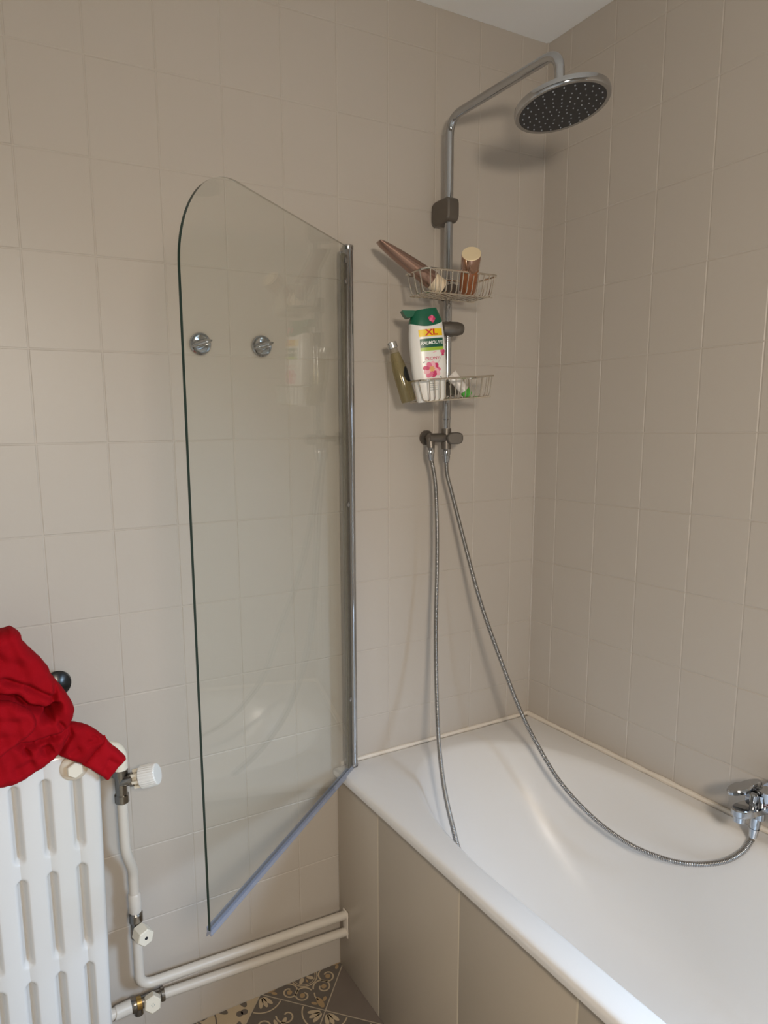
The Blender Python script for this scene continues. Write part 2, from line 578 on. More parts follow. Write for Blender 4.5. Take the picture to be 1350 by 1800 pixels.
# opening loops (xc, yc, a, b0, b1, n0, n1, z)
OP = [(-.362, -.62, .312, 1.06, .560, 5, 2.35, ZR), (-.362, -.62, .306, 1.052, .550, 5, 2.35, ZR - .003), (-.362, -.62, .299, 1.045, .540, 5, 2.3, ZR - .010),
      (-.362, -.62, .292, 1.036, .525, 5, 2.3, ZR - .026), (-.362, -.63, .284, 1.02, .500, 4.6, 2.3, ZR - .06), (-.362, -.65, .274, .99, .470, 4.4, 2.3, ZR - .12),
      (-.362, -.68, .262, .95, .425, 4.2, 2.4, ZR - .20), (-.362, -.72, .250, .90, .380, 4, 2.5, ZR - .28), (-.362, -.76, .236, .845, .335, 4, 2.5, ZR - .345),
      (-.362, -.80, .215, .79, .285, 4, 2.5, ZR - .385), (-.362, -.83, .185, .73, .235, 3.6, 2.5, ZR - .405), (-.362, -.85, .14, .64, .17, 3.4, 2.5, ZR - .413),
      (-.362, -.87, .05, .3, .06, 3, 2.5, ZR - .415)]
for k, (xo, yo, a, b0, b1, n0, n1, z) in enumerate(OP):
    ring = []
    for t in ang:
        # keep the same bearing as the rectangle loops
        d = Vector(rect_pt(t, TX0, TX1, TY0, TY1)) - Vector((xc, yc))
        tt = math.atan2(d.y / (b1 if d.y > 0 else b0), d.x / a)
        n = n1 if d.y > 0 else n0
        c, s_ = cos(tt), sin(tt)
        q = (abs(c) ** n + abs(s_) ** n) ** (-1 / n)
        ring.append(Vector((xo + c * a * q, yo + s_ * (b1 if d.y > 0 else b0) * q, z)))
    rings.append(ring)
mb = MB()
mb.loft(rings, 0, True, True, False, True)
body = mb.build('bath_shell', M['enamel'], tub, auto=60)
mb = MB(); mb.lathe([(.031, 0), (.031, .003), (.026, .005), (.01, .004), (.001, .003)], 24, mtx=Matrix.Translation((-.36, -1.3, ZR - .4128)))
mb.build('drain', M['chrome'], tub)

# tiled panel under the rim
mb = MB(); mb.box((-.7045, -.8745, .302), (.034, 1.741, .603)); pan = mb.build('front_panel', M['panel_joint'], tub)
seams = [-.219, -.549, -.872, -1.2, -1.53]
ys = [-.004] + seams + [-1.745]
for i in range(len(ys) - 1):
    mb = MB()
    g = .0017
    mb.box((-.722 + .006, (ys[i] + ys[i + 1]) / 2, .302), (.012, ys[i] - ys[i + 1] - 2 * g, .603), 0, .0012)
    mb.build('panel_tile', M['panel'], pan)

# silicone beads and corner joint
def bead(name, pts, r, wob=.0008, m='bead'):
    rnd = random.Random(name)
    P = []
    for i in range(len(pts) - 1):
        a, b = Vector(pts[i]), Vector(pts[i + 1])
        n = max(2, int((b - a).length / .03))
        for k in range(n): P.append(a.lerp(b, k / n))
    P.append(Vector(pts[-1]))
    mbx = MB(); mbx.tube(P, [r * (1 + rnd.uniform(-.18, .18)) for _ in P], 10)
    return struct(mbx.build(name, M[m]))


bead('trim_1', [(-.712, -.003, ZR + .002), (-.004, -.003, ZR + .003)], .0062)
bead('trim_2', [(-.004, -.004, ZR + .003), (-.004, -1.74, ZR + .003)], .0075)
bead('trim_3', [(-.001, -.001, ZR), (-.001, -.001, ZC)], .0028, m='paint')

# ------------------------------------------------------------------ shower screen
H = Vector((-.685, -.032, 0)); FE = Vector((-1.251, -.463, 0))
gd = (FE - H).normalized(); gn = Vector((-gd.y, gd.x, 0))
GW = (FE - H).length
scr = thing('shower_screen', 'clear glass bath screen with rounded corner swung out from the wall', 'shower screen', (H.x, H.y, ZR))
GZ0, GZ1, GR = .633, 2.022, .185
W1 = GW - .004


def gpt(d, z, n=0): return H + gd * d + gn * n + Vector((0, 0, z))


outl = [(.018, GZ0), (W1, GZ0)]
for k in range(25):
    t = k / 24 * PI / 2
    outl.append((W1 - GR + GR * cos(t), GZ1 - GR + GR * sin(t)))
outl.append((.018, GZ1))
T2 = .0027
mb = MB()
n = len(outl)
fr = [gpt(d, z, T2) for d, z in outl]; bk = [gpt(d, z, -T2) for d, z in outl]
mb.add(fr + bk, [tuple(range(n)), tuple(range(2 * n - 1, n - 1, -1))], 0, False)
for i in range(n):
    up_ = (outl[i][1] + outl[(i + 1) % n][1]) / 2 > GZ1 - .035  # top edge gets the paler tone it shows from this angle
    mb.add([fr[i], fr[(i + 1) % n], bk[(i + 1) % n], bk[i]], [(0, 1, 2, 3)], 2 if up_ else 1, True)
pane = mb.build('glass_pane', [M['glass'], M['glass_edge'], M['glass_top']], scr, auto=35)
# chrome pivot tube and wall profile
mb = MB()
prof = []
for k in range(28):
    t = 2 * PI * k / 28
    prof.append((.0128 * cos(t), .0150 * sin(t)))
ringz = [ZR + .006, ZR + .012, 2.012, 2.016]
mb.loft([[Vector((H.x + x, H.y + .004 + y, z)) for x, y in prof] for z in ringz], 0, True, True, True, True)
mb.build('hinge_profile', M['chrome'], scr)
mb = MB(); mb.box((H.x, -.0095, (ZR + 2.016) / 2 + .004), (.034, .017, 2.016 - ZR - .008), 0, .002); mb.build('wall_profile', M['chrome'], scr)
mb = MB()
mb.lathe([(.0135, 0), (.0145, .002), (.0145, .011), (.012, .013)], 24, mtx=Matrix.Translation((H.x, H.y + .004, 2.0155)))
mb.build('end_cap', M['chrome_dull'], scr)
mb = MB()
mb.lathe([(.0120, 0), (.0140, .002), (.0140, .008), (.0135, .009)], 24, mtx=Matrix.Translation((H.x, H.y + .004, ZR - .001 + .0)))
mb.build('end_cap', M['gunmetal'], scr)
# glass clamp strip along the hinge side
mb = MB()
def gbox(d0, d1, z0, z1, t, mi=0):
    vs = [gpt(d, z, s_ * t) for s_ in (-1, 1) for d, z in ((d0, z0), (d1, z0), (d1, z1), (d0, z1))]
    return vs, [(0, 3, 2, 1), (4, 5, 6, 7), (0, 1, 5, 4), (1, 2, 6, 5), (2, 3, 7, 6), (3, 0, 4, 7)]
mb.add(*gbox(.011, .022, ZR + .010, 2.013, .0062), 0, False)
mb.build('glass_clamp', M['chrome_dull'], scr)
mb = MB(); mb.add(*gbox(.022, .040, GZ0 + .01, 2.0, .0042), 0, False)
stp = mb.build('side_strip', M['strip'], scr)  # strip tinted brown in place of the glass's dark reflection
mb = MB(); mb.add(*gbox(.040, .0412, GZ0 + .01, 2.0, .0044), 0, False)
mb.build('strip_edge', M['glass_top'], stp)
for z in (1.985, 1.935, 1.375, .84):
    mb = MB()
    mb.lathe([(.0065, 0), (.0065, .002), (.0045, .0034), (.001, .0036)], 16, mtx=frame(gpt(.031, z, .004), gn))
    mb.lathe([(.0065, 0), (.0065, .002), (.0045, .0034), (.001, .0036)], 16, mtx=frame(gpt(.031, z, -.004), -gn))
    mb.build('clamp_screw', M['chrome'], scr)
# bottom vinyl seal: U channel with a drip lip
mb = MB()
cs = [(-.0050, .009), (-.0050, -.002), (-.0075, -.012), (-.005, -.012), (.0, -.005), (.004, -.009), (.006, -.008), (.0050, -.002), (.0050, .009), (.0038, .009), (.0038, .0), (-.0038, .0), (-.0038, .009)]
mb.loft([[gpt(d, GZ0 + z, x) for x, z in cs] for d in (.012, .1, .3, .5, W1 + .002)], 0, False, True, True, True)
mb.build('bottom_seal', M['seal'], scr)

# ------------------------------------------------------------------ shower column
PX, PY = -.392, -.057
colm = thing('shower_column', 'chrome riser rail shower with round overhead rose by the corner', 'shower', (PX, PY, 1.5))
ZA = 2.367
AE = Vector((-.379, -.418, ZA))
mb = MB()
path = round_path([(PX, PY, 1.585), (PX, PY, ZA), AE, (-.376, -.420, 2.285)], .045, 10)
mb.tube(path, .0112, 20)
mb.build('riser_pipe', M['chrome'], colm)
mb = MB()
mb.tube([(PX, PY, 1.560), (PX, PY, 1.592), (PX, PY, 1.593), (PX, PY, 1.599)], [.0108, .0108, .0122, .0122], 20)
mb.build('pipe_sleeve', M['chrome'], colm)
# rose
hc = Vector((-.369, -.422, 2.253)); hn = Vector((-.05, .15, 1)).normalized()
hm = frame(hc, hn)
mb = MB()
mb.lathe([(.0945, .0005), (.0985, .0), (.1005, .003), (.1010, .008), (.1000, .015), (.092, .0175), (.05, .020), (.022, .024), (.0175, .034), (.0165, .043), (.006, .044)], 64, mtx=hm)
rose = mb.build('shower_head', M['chrome'], colm)
mb = MB(); mb.lathe([(.001, -.0002), (.06, -.0004), (.0945, .0006), (.0945, .004)], 64, mtx=hm, cap1=False)
sf = mb.build('spray_face', M['face'], rose)
mb = MB()
rnd = random.Random(3)
for ring_, (r, k) in enumerate(((.012, 5), (.026, 9), (.041, 14), (.056, 18), (.070, 20), (.083, 24))):
    for i in range(k):
        t = 2 * PI * i / k + ring_ * .37
        mb.lathe([(.0017, .0012), (.0014, -.0016), (.0006, -.0020)], 8, mtx=hm @ Matrix.Translation((r * cos(t), r * sin(t), 0)))
mb.build('spray_nozzles', M['nozzle'], sf)
# wall bracket: rounded plate in front of the rail, arm to the wall
mb = MB()
r2 = .016
yb0, yb1, zb0, zb1 = -.080, -.004, 2.108, 2.170
rp = []
for cy_, cz_, a0 in ((yb1 - r2, zb1 - r2, 0), (yb0 + r2, zb1 - r2, PI / 2), (yb0 + r2, zb0 + r2, PI), (yb1 - r2, zb0 + r2, 3 * PI / 2)):
    for k in range(7):
        t = a0 + PI / 2 * k / 6
        rp.append((cy_ + r2 * cos(t), cz_ + r2 * sin(t)))
bq = Matrix(((0, 0, 1, PX), (1, 0, 0, 0), (0, 1, 0, 0), (0, 0, 0, 1)))
mb.prism(rp, -.0185, .0185, 0, bq, .004)
mb.build('wall_bracket', M['gunmetal'], colm)
# hand shower holder
sl = mb = MB()
mb.tube([(PX, PY, 1.816), (PX, PY, 1.853)], .0165, 20)
hold = frame((PX + .006, PY - .020, 1.834), (1, -.25, -.03), (0, 0, 1))
mb.loft([[Vector((h * cos(2 * PI * k / 20), w * sin(2 * PI * k / 20), z)) for k in range(20)] for z, h, w in ((-.034, .010, .010), (-.032, .015, .013), (-.014, .0185, .016), (.010, .0185, .016), (.024, .0145, .012), (.027, .011, .009))], 0, True, True, True, True, hold)
for i in (-1, 0, 1):
    mb.lathe([(.0022, 0), (.0018, .001)], 10, mtx=hold @ Matrix.Translation((.0, .0, .0)) @ frame((0, .0158, .004 + i * .006), (0, 1, 0)))
mb.build('handset_holder', M['gunmetal'], colm)
# diverter with flat lever and wall fixing
dv = MB()
dv.tube([(PX - .058, PY + .002, 1.543), (PX + .03, PY - .004, 1.543)], .0125, 20)
dv.tube([(PX, PY, 1.568), (PX, PY, 1.512)], .0135, 20)
dv.tube([(PX - .052, PY + .004, 1.543), (PX - .052, PY - .0, 1.515)], .0105, 18)
dv.tube([(PX - .03, PY, 1.543), (PX - .03, -.009, 1.543), (PX - .03, -.0085, 1.543), (PX - .03, -.001, 1.543)], [.009, .009, .021, .021], 20)
dvo = dv.build('diverter', M['gunmetal'], colm)
mb = MB()
hp = []
for k in range(28):
    t = 2 * PI * k / 28
    hp.append((math.copysign(abs(cos(t)) ** .72, cos(t)) * .0225, math.copysign(abs(sin(t)) ** .72, sin(t)) * .0165))
mb.prism(hp, 0, .014, 0, frame((PX + .013, PY - .018, 1.541), (-.35, -1, 0), (1, -.35, 0)), .003)
mb.build('diverter_lever', M['gunmetal'], dvo)


def nut(mbx, p, d, L, r):
    p = Vector(p); d = Vector(d).normalized()
    mbx.tube([p, p + d * .002, p + d * L * .45, p + d * L * .46, p + d * L * .54, p + d * L * .55, p + d * L], [r, r * 1.08, r * 1.08, r * .92, r * .92, r * 1.05, r * .75], 16)


def hose(name, pts, label, nut_a, nut_b=None, r=.0067):
    P = spline(pts, 60)
    # even spacing, one ripple per 3.6 mm
    L = [0]
    for i in range(1, len(P)): L.append(L[-1] + (P[i] - P[i - 1]).length)
    tot = L[-1]; n = int(tot / .0039); Q, R = [], []
    j = 0
    for i in range(n * 4 + 1):
        s_ = tot * i / (n * 4)
        while j < len(L) - 2 and L[j + 1] < s_: j += 1
        t = (s_ - L[j]) / max(1e-9, L[j + 1] - L[j])
        Q.append(P[j].lerp(P[j + 1], t)); R.append(r * (1, .90, .70, .90)[i % 4])
    root = thing(name, label, 'hose', Q[0], None)
    mbx = MB(); mbx.tube(Q, R, 10); mbx.build('corrugated_tube', M['hose'], root, auto=80)
    for nt_ in (nut_a, nut_b):
        if nt_:
            mbx = MB(); nut(mbx, *nt_); mbx.build('hose_nut', M['chrome'], root)
    return root


h1 = [Vector((-.392, -.057, 1.487)), Vector((-.390, -.060, 1.44))] + [at(px, py, 1, y) for px, py, y in ((795, 870, -.066), (818, 960, -.085), (845, 1060, -.125), (880, 1160, -.180), (915, 1250, -.222), (945, 1310, -.272),
      (985, 1375, -.345), (1040, 1435, -.436), (1100, 1480, -.526), (1160, 1507, -.605), (1215, 1519, -.671), (1270, 1515, -.732), (1305, 1497, -.766))] + [Vector((-.068, -.779, .632))]
hose('shower_hose', h1, 'longer chrome hose looping from the rail down to the bath mixer', ((-.392, -.057, 1.514), (0, 0, -1), .04, .0115), ((-.068, -.7835, .690), (0, .07, -1), .052, .0105))
h2_ = [Vector((-.444, -.056, 1.492))] + [at(px, py, 1, y) for px, py, y in ((765, 850, -.062), (768, 920, -.072), (768, 1000, -.080), (766, 1100, -.096), (767, 1200, -.130), (771, 1300, -.195), (780, 1380, -.275), (795, 1450, -.362), (815, 1512, -.436))] \
    + [Vector(p) for p in ((-.595, -.535, .49), (-.572, -.62, .405), (-.535, -.70, .315), (-.49, -.78, .245), (-.44, -.86, .226))]
hose('shower_hose', h2_, 'shorter chrome hose hanging straight down the wall into the bathtub', ((-.444, -.054, 1.517), (0, -.05, -1), .036, .0105))


# ------------------------------------------------------------------ wire baskets
def basket(label, org, roll, nw=13):
    """open wire basket clipped on the riser rail"""
    root = thing('wire_basket', label, 'basket', org, 'wire baskets clipped on the shower rail')
    X0, X1, Y0, Y1, HT = -.116, .116, -.048, .048, .052
    mt = Matrix.Translation(org) @ Matrix.Rotation(roll, 4, 'Y')

    def rrect(ins, z, r=.018):
        pts = []
        for cx_, cy_, a0 in ((X1 - ins - r, Y1 - ins - r, 0), (X0 + ins + r, Y1 - ins - r, PI / 2), (X0 + ins + r, Y0 + ins + r, PI), (X1 - ins - r, Y0 + ins + r, 3 * PI / 2)):
            for k in range(7):
                t = a0 + PI / 2 * k / 6
                pts.append(mt @ Vector((cx_ + r * cos(t), cy_ + r * sin(t), z)))
        return pts
    m1 = MB(); m1.tube(rrect(0, 0), .0026, 8, closed=True); m1.build('rim_wire', M['wire'], root)
    m2 = MB()
    for i in range(nw):
        x = X0 + .014 + (X1 - X0 - .028) * i / (nw - 1)
        p = round_path([(x, Y0, 0), (x * .94, Y0 + .008, -HT), (x * .94, Y1 - .008, -HT), (x, Y1, 0)], .010, 4)
        m2.tube([mt @ Vector(q) for q in p], .0015, 6)
    for sx in (X0, X1):
        for y in (-.022, .004, .028):
            s_ = 1 if sx > 0 else -1
            p = round_path([(sx, y, 0), (sx - s_ * .012, y, -HT), (sx - s_ * .03, y, -HT)], .010, 4)
            m2.tube([mt @ Vector(q) for q in p], .0015, 6)
    for y in (-.036, .036):
        m2.tube([mt @ Vector((X0 * .9, y, -HT - .0015)), mt @ Vector((X1 * .9, y, -HT - .0015))], .0016, 6)
    m2.build('basket_wires', M['wire'], root)
    m3 = MB()
    dx = PX - org[0]; dy = PY - org[1]
    m3.tube([mt @ Vector((dx, dy, -.046)), mt @ Vector((dx, dy, -.006))], [.0185, .0185], 20)
    m3.box((dx, (dy + Y1) / 2 - .006, -.026), (.03, .02, .034), 0, .003, mt)
    m3.build('rail_clamp', M['gunmetal'], root)
    return mt


B1 = basket('upper chrome wire basket holding the bronze tube and amber bottle', (-.436, -.129, 1.957), 0)
B2 = basket('lower chrome wire basket, tilted, holding the white body wash bottle', (-.438, -.129, 1.697), -math.radians(4.0))

# ------------------------------------------------------------------ big white bottle
bang = math.radians(20)                       # facing: from -y towards -x
bf = Vector((-sin(bang), -cos(bang), 0)); bx = Vector((cos(bang), -sin(bang), 0))
lean = math.radians(-5.0)
bz = (Vector((0, 0, 1)) * cos(lean) + bx * sin(lean)).normalized(); bxx = bf.cross(bz) * -1
bxx = bz.cross(bf) * -1 if bz.cross(bf).dot(bx) < 0 else bz.cross(bf)
BO = at(758, 706, 1, -.138)
bm4 = Matrix((bxx, bf, bz)).transposed().to_4x4(); bm4.translation = BO
wash = thing('body_wash_bottle', 'large white body wash bottle with dark green cap and pink flower label', 'bottle', BO)
# half width / half depth by height
BW = [(0, .0340, .0190), (.004, .0370, .0215), (.03, .0395, .0235), (.06, .0430, .0250), (.10, .0455, .0258), (.15, .0462, .0258), (.18, .0455, .0255), (.20, .0435, .0248), (.212, .0415, .0240)]


BW = [(z * .915, a, b) for z, a, b in BW]


def bhalf(z):
    for (z0, a0, b0), (z1, a1, b1) in zip(BW, BW[1:]):
        if z <= z1:
            t = max(0, (z - z0) / (z1 - z0)); return a0 + (a1 - a0) * t, b0 + (b1 - b0) * t
    return BW[-1][1], BW[-1][2]


def bsurf(u, z):
    a, b = bhalf(z)
    k = min(.98, abs(u / a))
    return b * (1 - k ** 2.5) ** (1 / 2.5)


def bring(a, b, z, n=48, wave=0):
    o = []
    for k in range(n):
        t = 2 * PI * k / n
        x = math.copysign(abs(cos(t)) ** .8, cos(t)) * a; y = math.copysign(abs(sin(t)) ** .8, sin(t)) * b
        o.append(Vector((x, y, z + (wave * (1 - (x / a) ** 2 * 2.1) if wave else 0))))
    return o


mb = MB()
zz = [0, .002, .004, .012] + [.02 + .01 * i for i in range(17)] + [.186]
rg = []
for i, z in enumerate(zz):
    a, b = bhalf(z)
    rg.append(bring(a, b, z))
mb.loft(rg, 0, True, True, True, False, bm4)
rg2 = [bring(*bhalf(.186), .186), bring(.0425, .0243, .1930, wave=-.005)]
mb.loft(rg2, 0, True, True, False, False, bm4)
mb.build('bottle_body', M['bottle_white'], wash, auto=50)
mb = MB()
capr = [bring(.0431, .0247, .1915, wave=-.005), bring(.0420, .0240, .199, wave=-.003), bring(.0385, .0225, .2105), bring(.034, .020, .222), bring(.0305, .0185, .2295)]
for r_ in capr[-1:]:
    for p in r_: p.z += (p.x / .03) * .0018
mb.loft(capr, 0, True, True, False, True, bm4)
capo = mb.build('bottle_cap', M['green_cap'], wash, auto=50)
mb = MB()   # flip tab sticking out to the left
tab = [(-.028, .2285), (-.060, .2315), (-.058, .226), (-.054, .218), (-.048, .212), (-.040, .212), (-.030, .217)]
mb.loft([[bm4 @ Vector((x, y, z)) for x, z in tab] for y in (-.012, -.009, .009, .012)], 0, False, True, True, True)
mb.build('cap_tab', M['green_cap'], capo)


def decal(name, polys, mts, parent, lift=.0005, sub=6, surf=bsurf, mtx=bm4):
    """flat printed shapes laid on the curved front; polys: list of (points(u,z), material index, lift multiple)"""
    bm = bmesh.new()
    for pts, mi, lf in polys:
        vs = [bm.verts.new((p[0], lift * lf, p[1])) for p in pts]
        f = bm.faces.new(vs); f.material_index = mi
    bmesh.ops.triangulate(bm, faces=bm.faces[:])
    for _ in range(sub):
        long_e = [e for e in bm.edges if e.calc_length() > .005]
        if not long_e: break
        bmesh.ops.subdivide_edges(bm, edges=long_e, cuts=1)
        bmesh.ops.triangulate(bm, faces=[f for f in bm.faces if len(f.verts) > 3])
    for v in bm.verts:
        l = v.co.y
        v.co = mtx @ Vector((v.co.x, surf(v.co.x, v.co.z) + l, v.co.z))
    me = bpy.data.meshes.new(name); bm.to_mesh(me); bm.free()
    for m_ in mts: me.materials.append(m_)
    o = bpy.data.objects.new(name, me); COL.objects.link(o)
    if parent:
        o.parent = parent; o.matrix_parent_inverse = world_of(parent).inverted()
    return o


def text_mesh(txt, size, cu, cz, rot=0, shear=0, bold=0, sx=1.0):
    cu_ = bpy.data.curves.new('t', 'FONT')
    cu_.body = txt; cu_.size = size; cu_.align_x = 'CENTER'; cu_.align_y = 'CENTER'; cu_.shear = shear; cu_.offset = bold
    ob = bpy.data.objects.new('t', cu_); COL.objects.link(ob)
    dg = bpy.context.evaluated_depsgraph_get()
    me = bpy.data.meshes.new_from_object(ob.evaluated_get(dg))
    out = []
    for p in me.polygons:
        pts = [me.vertices[i].co for i in p.vertices]
        out.append([(cu + (q.x * sx) * cos(rot) - q.y * sin(rot), cz + (q.x * sx) * sin(rot) + q.y * cos(rot)) for q in pts])
    bpy.data.objects.remove(ob); bpy.data.meshes.remove(me); bpy.data.curves.remove(cu_)
    return out


def quad(u0, u1, z0, z1, sl=0): return [(u0, z0), (u1, z0 + sl), (u1, z1 + sl), (u0, z1)]


def petal(cx_, cz_, l, w, a, n=14):
    return [(cx_ + l * .5 * (1 + cos(2 * PI * k / n)) * cos(a) - w * sin(2 * PI * k / n) * sin(a),
             cz_ + l * .5 * (1 + cos(2 * PI * k / n)) * sin(a) + w * sin(2 * PI * k / n) * cos(a)) for k in range(n)]


def flower(cu, cz, r, mis, rnd):
    ps = []
    for ring_, (rr_, k, w) in enumerate(((1.0, 9, .30), (.78, 8, .26), (.55, 7, .20))):
        for i in range(k):
            a = 2 * PI * i / k + ring_ * .5 + rnd.uniform(-.1, .1)
            ps.append((petal(cu + r * .12 * cos(a), cz + r * .12 * sin(a), r * rr_ * rnd.uniform(.78, .95), r * w, a), mis[(i + ring_) % len(mis)], 1.6 + ring_ * .5 + i * .04))
    return ps


rnd = random.Random(11)
polys = [(quad(-.026, .036, .1765, .1955), 0, 1)]
for p in text_mesh('XL', .0225, .0065, .1862, 0, 0, .0006, 1.15): polys.append((p, 1, 2.2))
polys += [(quad(-.0245, .0365, .1465, .1705), 2, 1), (quad(-.0245, .0365, .1375, .1465), 3, 1)]
for p in text_mesh('PALMOLIVE', .0125, .006, .1587, 0, .2, .0002, .90): polys.append((p, 4, 2.2))
for p in text_mesh('PEONY', .0115, .004, .1165, 0, .15, 0, 1.05): polys.append((p, 6, 2.2))
polys += flower(.001, .086, .0235, (5, 6, 7), rnd)
for i in range(6): polys.append((petal(.001, .088, .008, .0025, 2 * PI * i / 6), 8, 4))
for a in (PI * .35, PI * .5, PI * .66): polys.append((petal(.0335, .128, .011, .004, a), 6 if a < 1.5 else 5, 1.5))
polys.append((petal(.0335, .129, .007, .004, -PI / 2), 6, 1.6))
st = [(.014, .098), (.024, .112), (.030, .124)]
polys.append(([(p[0] - .0004, p[1]) for p in st] + [(p[0] + .0005, p[1]) for p in st[::-1]], 9, 1.3))
polys += [(petal(-.021, .1065, .006, .0018, .5), 9, 2), (petal(.021, .066, .006, .0018, -.6), 9, 2), (petal(.006, .1315, .012, .001, .3), 7, 1.2)]
for z in (.048, .0425, .037, .031): polys.append((quad(-.008, .014, z, z + .0012), 9, 1.2))
for u in (-.0085, .0135): polys.append((quad(u, u + .001, .004, .05), 9, 1.2))
polys = [([(u, z * .915) for u, z in p_], mi_, lf_) for p_, mi_, lf_ in polys]
decal('front_label', polys, [M['lab_yellow'], M['lab_red'], M['lab_green'], M['lab_lime'], M['lab_white'], M['lab_pink'], M['lab_rose'], M['lab_pale'], M['lab_gold'], M['lab_grey']], wash)


def capsurf(u, z):
    t = (z - .1915) / (.2295 - .1915)
    a, b = .0431 + (.0305 - .0431) * t, .0247 + (.0185 - .0247) * t
    k = min(.98, abs(u / a)); return b * (1 - k ** 2.5) ** (1 / 2.5)


cf = []
for i in range(7):
    a = .7 + (i - 3) * .55
    cf.append((petal(.012 - .004 * cos(.7), .2045 - .004 * sin(.7), .0115 if abs(i - 3) < 2 else .009, .0035, a), i % 3, 2 + i * .15))
cf.append((petal(.004, .199, .010, .004, .6), 1, 3.5))
decal('cap_flower', cf, [M['lab_rose'], M['lab_pink'], M['lab_rose']], capo, surf=capsurf)


# ------------------------------------------------------------------ other toiletries
def axis_thing(name, label, cat, p0, p1):
    p0, p1 = Vector(p0), Vector(p1)
    root = thing(name, label, cat, p0)
    return root, frame(p0, p1 - p0), (p1 - p0).length


# slim yellowish bottle, silver cap
root, mt, L = axis_thing('glass_bottle', 'slim yellowish see-through bottle with silver screw cap leaning behind the white bottle', 'bottle', at(719, 707, 1, -.100), at(688, 602, 1, -.075))
mb = MB()
mb.lathe([(.012, 0), (.0185, .002), (.0195, .006), (.0195, L * .50), (.0180, L * .60), (.0135, L * .78), (.0120, L * .82)], 32, mtx=mt, cap1=True)
bo = mb.build('bottle_body', M['yellow_liquid'], root)
mb = MB(); mb.lathe([(.0119, L * .8205), (.0116, L * .86), (.0105, L * .905)], 32, mtx=mt); mb.build('bottle_neck', M['clear_plastic'], root)
mb = MB()
mb.lathe([(.0128, L * .90), (.0130, L * .905), (.0130, L * .93), (.0124, L * .933), (.0130, L * .938), (.0130, L * .992), (.0120, L), (.002, L)], 32, mtx=mt)
mb.build('screw_cap', M['silver_cap'], root)
mb = MB()
lx = (mt.to_3x3().inverted() @ Vector((.55, -1, 0)))
la = math.atan2(lx.y, lx.x)
lr = []
for z in (L * .30, L * .36, L * .42, L * .48, L * .56):
    rad = .0198
    lr.append([Vector((rad * cos(la + t), rad * sin(la + t), z)) for t in [(-.75 + 1.5 * k / 12) * math.sqrt(max(.04, 1 - ((z / L - .43) / .14) ** 2)) for k in range(13)]])
mb.loft(lr, 0, True, False, mtx=mt)
mb.build('black_label', M['label_black'], root)

# bronze tube
root, mt, L = axis_thing('cosmetic_tube', 'long bronze squeeze tube leaning out to the left of the upper basket', 'tube', at(778, 506, 1, -.135), at(665, 424, 1, -.090))
mb = MB()
rg = []
vdir = (mt.to_3x3().inverted() @ Vector((.45, .88, 0))); va = math.atan2(vdir.y, vdir.x)
for k in range(18):
    t = k / 17
    z = L * (.17 + .83 * t)
    hw = .0205 + .003 * t                      # wide axis, edge-on to the lens
    th = .0205 * (1 - t) ** .45 + .0020
    rg.append([Vector((hw * cos(q) * cos(va) - th * sin(q) * sin(va), hw * cos(q) * sin(va) + th * sin(q) * cos(va), z)) for q in [2 * PI * i / 36 for i in range(36)]])
mb.loft(rg, 0, True, True, True, True, mt)
mb.build('tube_body', M['tube_metal'], root, auto=60)
mb = MB(); mb.lathe([(.0180, 0), (.0195, .002), (.0208, L * .165), (.0195, L * .170)], 36, mtx=mt); mb.build('tube_cap', M['cream_cap'], root)

# amber bottle with pale cap
p0 = at(822, 514, 1, -.112); ax = (CAM - p0).normalized() * .88 + Vector((.08, 0, .70))
p0.z += .004
root, mt, L = axis_thing('amber_bottle', 'small amber bottle with pale gold lid in the upper basket', 'bottle', p0, p0 + ax.normalized() * .125)
mb = MB(); mb.lathe([(.016, 0), (.021, .002), (.0225, .006), (.0230, .076), (.0215, .080)], 36, mtx=mt); mb.build('bottle_body', M['amber'], root)
mb = MB(); mb.lathe([(.0230, .0805), (.0236, .082), (.0242, .1215), (.0238, .124)], 36, mtx=mt, cap1=False); mb.build('cap_collar', M['rose_gold'], root)
mb = MB(); mb.lathe([(.0238, .1225), (.0236, .1248), (.0225, .1256), (.001, .1256)], 36, mtx=mt); mb.build('cap_lid', M['gold_cap'], root)

# small white tube with green cap in the lower basket
root, mt, L = axis_thing('cream_tube', 'small white tube with green cap lying in the lower basket', 'tube', at(824, 696, 1, -.128), at(793, 658, 1, -.112))
mb = MB()
tr_ = []
for k in range(12):
    t = k / 11
    z = L * (.26 + .74 * t); hw = .0125 + .003 * t; th = .0125 * (1 - t) ** .6 + .001
    tr_.append([Vector((hw * sin(q), th * cos(q), z)) for q in [2 * PI * i / 28 for i in range(28)]])
mb.loft(tr_, 0, True, True, True, True, mt)
tb = mb.build('tube_body', M['tube_white'], root, auto=60)
mb = MB()
for k in range(7):
    q = -PI + PI * 2 * k / 7
    mb.box((.0145 * sin(q), .0035 * cos(q) * 1.6, L * .93), (.0012, .0012, L * .14), 0, 0, mt)
mb.build('crimp_ribs', M['tube_white'], root)
mb = MB(); mb.lathe([(.0105, 0), (.0128, .002), (.0138, L * .25), (.012, L * .262)], 28, mtx=mt); mb.build('tube_cap', M['tube_green'], root)


